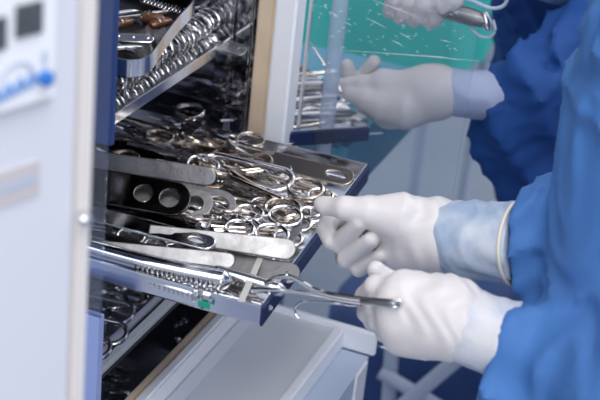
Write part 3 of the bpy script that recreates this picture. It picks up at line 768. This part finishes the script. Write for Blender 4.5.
# sleeve cuff seen through latex
pr = [cone(P(440, 238, .129), P(470, 240, .124), .0355, .0360, .01), cone(P(470, 240, .124), cuffB, .0360, .0395, .01)]
cf = folds(.0016, 130, 8, (1, .1, .5))
_n = np.array((cuffB-P(470, 240, .124)).normalized()); _o = np.array(P(520, 243, .117))
c1 = sdf_obj('glove_cuff', pr, .002, CUFFM, p1, disp=cf, sub=lambda g: (g-_o)@_n); c1['label'] = 'bluish translucent glove cuff pulled over the gown sleeve'
ax = (cuffB-P(470, 240, .124)).normalized()
s1 = Vector((0, 0, 1)).cross(ax).normalized(); s2 = ax.cross(s1)
tilt = .012
rp = [P(519, 243, .117)+ax*(tilt*math.cos(t)*.3)+s1*.0405*math.cos(t)+s2*.0405*math.sin(t) for t in [2*PI*i/40 for i in range(40)]]
o = MB().tube(rp, [.0016]*40, closed=True, n=8, up=(.3, .2, 1)).build('cuff_rim', CUFFR, p1); o.location = -p1.location

# left hand (holding forceps, nearer)
W2 = P(448, 319, .004)
mc2 = [P(402, 291, .000), P(396, 304, -.008), P(398, 320, -.010), P(407, 333, -.006)]
f2 = [[mc2[0], P(376, 287, .004), P(366, 296, .018), P(378, 303, .030)],
      [mc2[1], P(376, 306, -.002), P(368, 312, .014), P(382, 309, .030)],
      [mc2[2], P(379, 320, -.001), P(374, 321, .016), P(388, 318, .030)],
      [mc2[3], P(392, 334, .002), P(385, 333, .016), P(396, 330, .028)]]
th2 = [P(430, 300, .028), P(405, 290, .034), P(386, 281, .032), P(376, 270, .030)]
pr = glove_prims(W2, .0290, mc2, [.0150, .0165, .0165, .0155], f2, fr, th2, [.020, .0130, .0108, .0085],
    extra=[cone(W2, P(458, 321, .004), .0305, .031, .02), cone(P(425, 330, .0), P(405, 334, .0), .020, .017, .02), cone(P(415, 296, .006), P(440, 305, .006), .017, .022, .02)])
g2 = sdf_obj('glove', pr, .00135, GLOVE, p1, disp=lambda g: .0006*np.sin(g@np.array([300., 90, 60])+3*np.sin(g@np.array([30., 100, 80])))*np.clip((g[..., 0]-.12)/.02, 0, 1)); g2['label'] = 'white glove of the lower hand gripping the forceps'
Wc = P(496, 338, .006)
c2 = sdf_obj('glove_cuff', [cone(P(452, 319, .004), P(472, 328, .004), .0320, .0320, .01), cone(P(472, 328, .004), P(520, 345, .006), .0320, .038, .01)], .002,
             mat('translucent_latex_cuff', (.62, .61, .63), .5, bump=.5, bscale=50, var=.3, vscale=32, var2=(.42, .48, .60)), p1, disp=folds(.0014, 120, 3, (1, .2, .4)), sub=lambda g: (g-np.array(P(510, 343, .006)))@np.array((P(520, 345, .006)-P(472, 328, .004)).normalized()))
c2['label'] = 'glove cuff of the lower hand'
rp = []
axw = (P(472, 328, .004)-P(452, 319, .004)).normalized(); q1 = Vector((0, 0, 1)).cross(axw).normalized(); q2 = axw.cross(q1)
rp = [P(452, 320, .004)+q1*.0325*math.cos(t)+q2*.0325*math.sin(t) for t in [2*PI*i/36 for i in range(36)]]
MB().tube(rp, .0022, closed=True, n=8).build('cuff_rim', GLOVE, p1).location = -p1.location
# gown
el1 = P(655, 262, .22); sh1 = Vector((.47, .30, .32))
el2 = P(640, 420, -.02); sh2 = Vector((.47, -.06, .32))
gw = [cone((.40, .13, -.75), (.38, .13, -.1), .22, .165, .05), cone((.38, .13, -.1), (.375, .13, .30), .165, .155, .05),
      cone((.44, -.05, .30), (.44, .29, .30), .085, .085, .06), cone((.40, .13, .30), (.40, .13, .40), .12, .082, .04),
      cone(sh1, el1, .085, .075, .04), cone(el1, P(522, 238, .122), .075, .047, .03), cone(P(530, 215, .125), P(560, 218, .15), .036, .05, .03),
      cone(sh2, el2, .085, .078, .04), cone(el2, P(535, 362, .008), .078, .052, .03), cone(P(535, 362, .008), P(512, 346, .006), .052, .044, .02),
      cone(P(505, 385, .01), P(570, 440, .0), .045, .07, .03)]
cutA = np.array(P(523, 243, .12)); cutAx = np.array((cuffB-P(470, 240, .124)).normalized())
cutB = np.array(P(497, 338, .006)); cutBx = np.array((P(520, 345, .006)-P(472, 328, .004)).normalized())
def gsub(g):
    # the gown ends at the two cuffs
    return np.maximum(np.where(g[..., 1] > .06, -((g-cutA)@cutAx), -1), np.where(g[..., 1] <= .06, -((g-cutB)@cutBx), -1))
fa = folds(.010, 32, 21, (.6, -.2, .9)); fb = folds(.0055, 70, 22, (.5, .3, -.8))
gown = sdf_obj('gown', gw, .0055, GOWN, p1, disp=lambda g: fa(g)+fb(g), sub=gsub)
gown['label'] = 'bright blue creased gown'
# body inside
def body(name, root, neck, head, shA, elA, wrA, shB, elB, wrB, hip, face, feet):
    fdir = Vector(face).normalized(); up = (Vector(head)-Vector(neck)).normalized(); sd = up.cross(fdir).normalized()
    H = Vector(head)
    pr = [cone(hip, neck, .085, .055, .04), cone(shA, shB, .045, .045, .03), cone(neck, H-up*.04, .052, .055, .03),
          cone(H+up*.02, H-up*.015, .082, .078, .03), cone(H-up*.03+fdir*.02, H-up*.075+fdir*.045, .062, .034, .03),
          cone(H-up*.0+fdir*.085, H-up*.028+fdir*.105, .008, .012, .008),
          cone(H-up*.052+fdir*.085+sd*.015, H-up*.052+fdir*.085-sd*.015, .007, .007, .006),
          cone(H-up*.01+sd*.08, H-up*.035+sd*.076, .016, .009, .006, (fdir, 1.0)), cone(H-up*.01-sd*.08, H-up*.035-sd*.076, .016, .009, .006),
          cone(shA, elA, .036, .030, .02), cone(elA, wrA, .028, .018, .015), cone(shB, elB, .036, .030, .02), cone(elB, wrB, .028, .018, .015)]
    for s_, ft in zip((1, -1), feet):
        ft = Vector(ft); hp_ = Vector(hip)+sd*.07*s_
        kn = (hp_+ft)/2+fdir*.02
        pr += [cone(hp_, kn, .065, .048, .03), cone(kn, ft+Vector((0, 0, .07)), .052, .032, .02)]
    b = sdf_obj('body', pr, .006, SKIN, root)
    cap = sdf_obj('surgical_cap', [cone(H+up*.035-fdir*.01, H+up*.02-fdir*.015, .086, .084, .03)], .006, CAPM, root)
    mask = sdf_obj('face_mask', [cone(H-up*.045+fdir*.045, H-up*.08+fdir*.045, .060, .046, .02), cone(H-up*.035+fdir*.1, H-up*.05+fdir*.1, .012, .014, .02)], .005, MASKM, root)
    for s_ in (1, -1):
        q = H+fdir*.076+up*.012+sd*.030*s_
        MB().tube([q-fdir*.004, q+fdir*.0, q+fdir*.004], [.011, .0105, .004], n=12, up=up).build('eye', mat('eye', (.7, .7, .7), .2), root).location = -root.location
    for ft in feet:
        ft = Vector(ft); sdf_obj('shoe', [cone(ft+Vector((0, 0, .045))-fdir*.04, ft+Vector((0, 0, .036))+fdir*.12, .044, .036, .02)], .006, SHOE, root)
    return b
hd1 = Vector((.33, .12, .56))
body('body', p1, Vector((.40, .13, .40)), hd1, (.43, .26, .31), el1, P(450, 238, .128), (.44, -.02, .31), el2, P(480, 334, .012), (.385, .13, -.1), (-1, .0, -.5), [(.38, .20, -1.0), (.38, .06, -1.0)])

# ---------- held instruments
fc = bpy.data.objects.new('forceps', None); COL.objects.link(fc)
tag(fc, 'long bright forceps gripped by the lower gloved hand, tips over the tray corner', 'forceps')
fc.location = P(402, 304, .012)
def fpath(name, pts, rad, m=STEEL):
    q = catmull([tuple(P(*p_)-fc.location) for p_ in pts], 6)
    o = MB().tube(q, rad, n=8).build(name, m, fc); return o
fpath('arm', [(408, 303, -.012), (397, 302, -.028), (380, 301, -.026), (345, 297, -.006), (318, 291, .01), (303, 283, .014), (290, 277, .018), (276, 278, .02), (266, 284, .022)], .0026)
fpath('arm', [(408, 305, -.012), (397, 306, -.028), (380, 304, -.026), (345, 300, -.006), (315, 294, .010), (280, 291, .014), (252, 290, .018)], .0024)
fpath('grip_plate', [(406, 303, -.014), (394, 303, -.030), (376, 302, -.027), (362, 301, -.018)], .0030, SATIN)
hk = bpy.data.objects.new('hook', None); COL.objects.link(hk); tag(hk, 'thin steel hook hanging below the forceps in the lower hand', 'hook')
hk.location = P(380, 306, .012); fc2 = fc; fc = hk
fpath('shaft', [(392, 308, -.024), (376, 307, -.014), (350, 305, .012), (330, 303, .012), (305, 302, .012), (297, 305, .012), (295, 312, .012), (299, 318, .012)], .0013)
MB().tube([tuple(P(392, 308, -.024)-hk.location), tuple(P(382, 307, -.018)-hk.location)], .002, n=8).build('collar', STEEL, hk)

# ---------- reflection of the first person, built as a second figure behind the door
p2 = thing('person', 'second person in a deep blue gown, built for the reflection in the acrylic door', 'person', (.36, .95, -1.0))
Wp = P(428, 93, .52)
m3 = [P(384, 84, .510), P(382, 94, .520), P(384, 104, .522), P(390, 113, .518)]
f3 = [[m3[0], P(362, 84, .503), P(350, 85, .502), P(337, 86, .504)],
      [m3[1], P(360, 86, .524), P(350, 77, .524), P(347, 66, .520)],
      [m3[2], P(364, 84, .535), P(366, 73, .536), P(374, 62, .532)],
      [m3[3], P(372, 110, .524), P(364, 106, .514), P(372, 103, .506)]]
th3 = [P(404, 108, .498), P(382, 106, .492), P(366, 99, .492), P(350, 93, .496)]
fr3 = [[.0135, .0115, .0105, .0095], [.0130, .0110, .0100, .0090], [.0130, .0108, .0098, .0088]]+[[.013, .011, .010, .009]]
pr = glove_prims(Wp, .0285, m3, [.0170, .0180, .0180, .0170], f3, fr3, th3, [.026, .0180, .0135, .011],
    extra=[cone(Wp, P(442, 92, .522), .029, .0300, .02), cone(P(405, 110, .51), P(388, 108, .51), .020, .018, .02)])
g = sdf_obj('glove', pr, .002, GLOVE, p2); g['label'] = 'reflected white glove with two raised fingers'
c = sdf_obj('glove_cuff', [cone(P(445, 91, .522), P(512, 98, .55), .0285, .033, .01)], .003, mat('lilac_latex_over_cloth', (.42, .48, .66), .55, bump=.4, bscale=50), p2, disp=folds(.0015, 110, 5, (1, 0, .4)))
# upper hand with tool
Wu = P(448, -52, .56)
m4 = [P(440, -8, .53), P(426, -12, .535), P(412, -14, .54), P(400, -14, .545)]
f4 = [[m4[0], P(440, 6, .515), P(436, 17, .52), P(430, 22, .528)], [m4[1], P(424, 5, .515), P(419, 15, .52), P(414, 20, .528)],
      [m4[2], P(408, 2, .52), P(404, 12, .524), P(400, 17, .53)], [m4[3], P(396, 0, .525), P(392, 7, .53), P(390, 11, .534)]]
th4 = [P(452, -30, .53), P(456, -12, .515), P(452, 0, .505), P(444, 6, .502)]
pr = glove_prims(Wu, .032, m4, [.018, .018, .018, .016], f4, [[.013, .0115, .0105, .0095]]*4, th4, [.022, .016, .013, .011], extra=[cone(Wu, P(452, -68, .57), .032, .034, .02)])
g = sdf_obj('glove', pr, .002, GLOVE, p2); g['label'] = 'reflected white glove of the raised hand at the top'
sdf_obj('glove_cuff', [cone(P(450, -62, .565), P(470, -130, .62), .034, .038, .01)], .003, CUFFM, p2)
sA = Vector((.30, .72, .19)); eA = P(640, 130, .75); sB = Vector((.26, 1.0, .24)); eB = P(560, -140, .78)
gw2 = [cone((.40, 1.0, -.75), (.36, .98, -.05), .20, .17, .05), cone((.36, .98, -.05), (.30, .88, .16), .17, .14, .05), cone(P(575, -60, .85), P(575, 190, .90), .11, .12, .04), cone(sA, sB, .08, .08, .06), cone((.30, .86, .16), (.31, .85, .25), .12, .085, .04),
       cone(sA, eA, .085, .08, .04), cone(eA, P(537, 96, .56), .085, .045, .03), cone(P(540, 72, .56), P(600, 60, .66), .035, .10, .03),
       cone(P(516, 74, .545), P(492, 150, .545), .030, .020, .012), cone(P(520, 70, .55), P(575, 58, .60), .028, .05, .015), cone(P(500, 150, .55), P(545, 175, .59), .022, .04, .02), cone(P(545, 90, .53), P(530, 160, .56), .03, .03, .012), cone(P(515, 120, .56), P(540, 190, .60), .05, .05, .03),
       cone(sB, eB, .085, .075, .04), cone(eB, P(466, -122, .615), .075, .048, .03)]
f5 = folds(.013, 38, 31, (.8, .1, .5)); f6 = folds(.005, 80, 33, (.2, .3, -.9))
sdf_obj('gown', gw2, .007, GOWN2, p2, disp=lambda g: f5(g)+f6(g))['label'] = 'deep blue creased gown darkened as a reflection'
hd2 = P(588, -60, .74)
body('body', p2, Vector((.30, .86, .24)), hd2, sA, eA, P(455, 91, .524), sB, eB, Wu, (.36, .98, -.1), (-.7, -.5, -.6), [(.35, 1.06, -1.0), (.40, .93, -1.0)])
# forceps reflected in the raised hand, built as a solid tool
tl = bpy.data.objects.new('reflected_forceps', None); COL.objects.link(tl); tag(tl, 'grey steel tool built for the reflected forceps in the raised glove at the top', 'tool')
tl.location = P(465, 17, .505)
def tp(*q): return P(*q)-tl.location
MB().tube([tp(438, 8, .505), tp(446, 10, .505), tp(474, 18, .505), tp(484, 21, .505), tp(488, 22, .505)], [.006, .0105, .0105, .008, .006], n=16).build('barrel', SATIN, tl)
MB().tube([tp(484, 12, .505), tp(487, 22, .505), tp(489, 30, .505)], [.005, .0085, .005], n=14).build('collar', STEEL, tl)
MB().tube(catmull([tuple(tp(*q)) for q in ((450, -6, .51), (470, 0, .51), (490, 8, .51), (503, 6, .51), (508, -4, .51), (508, -20, .52))], 6), .0022, n=8).build('tube_line', TUBEW, tl)
MB().tube(catmull([tuple(tp(*q)) for q in ((470, 28, .505), (480, 36, .505), (490, 37, .505), (495, 30, .505), (493, 20, .505))], 6), .0018, n=8).build('hose', TUBEW, tl)
pb = bpy.data.objects.new('probe', None); COL.objects.link(pb); tag(pb, 'thin bronze probe pinched by the glove behind the acrylic door', 'probe')
pb.location = P(340, 88, .495)
MB().tube([P(342, 92, .495)-pb.location, P(326, 66, .495)-pb.location, P(310, 42, .495)-pb.location], [.0022, .0018, .001], n=8).build('shaft', STEEL2, pb)
MB().tube([P(344, 95, .495)-pb.location, P(338, 85, .495)-pb.location], .003, n=8).build('grip', STEEL2, pb)
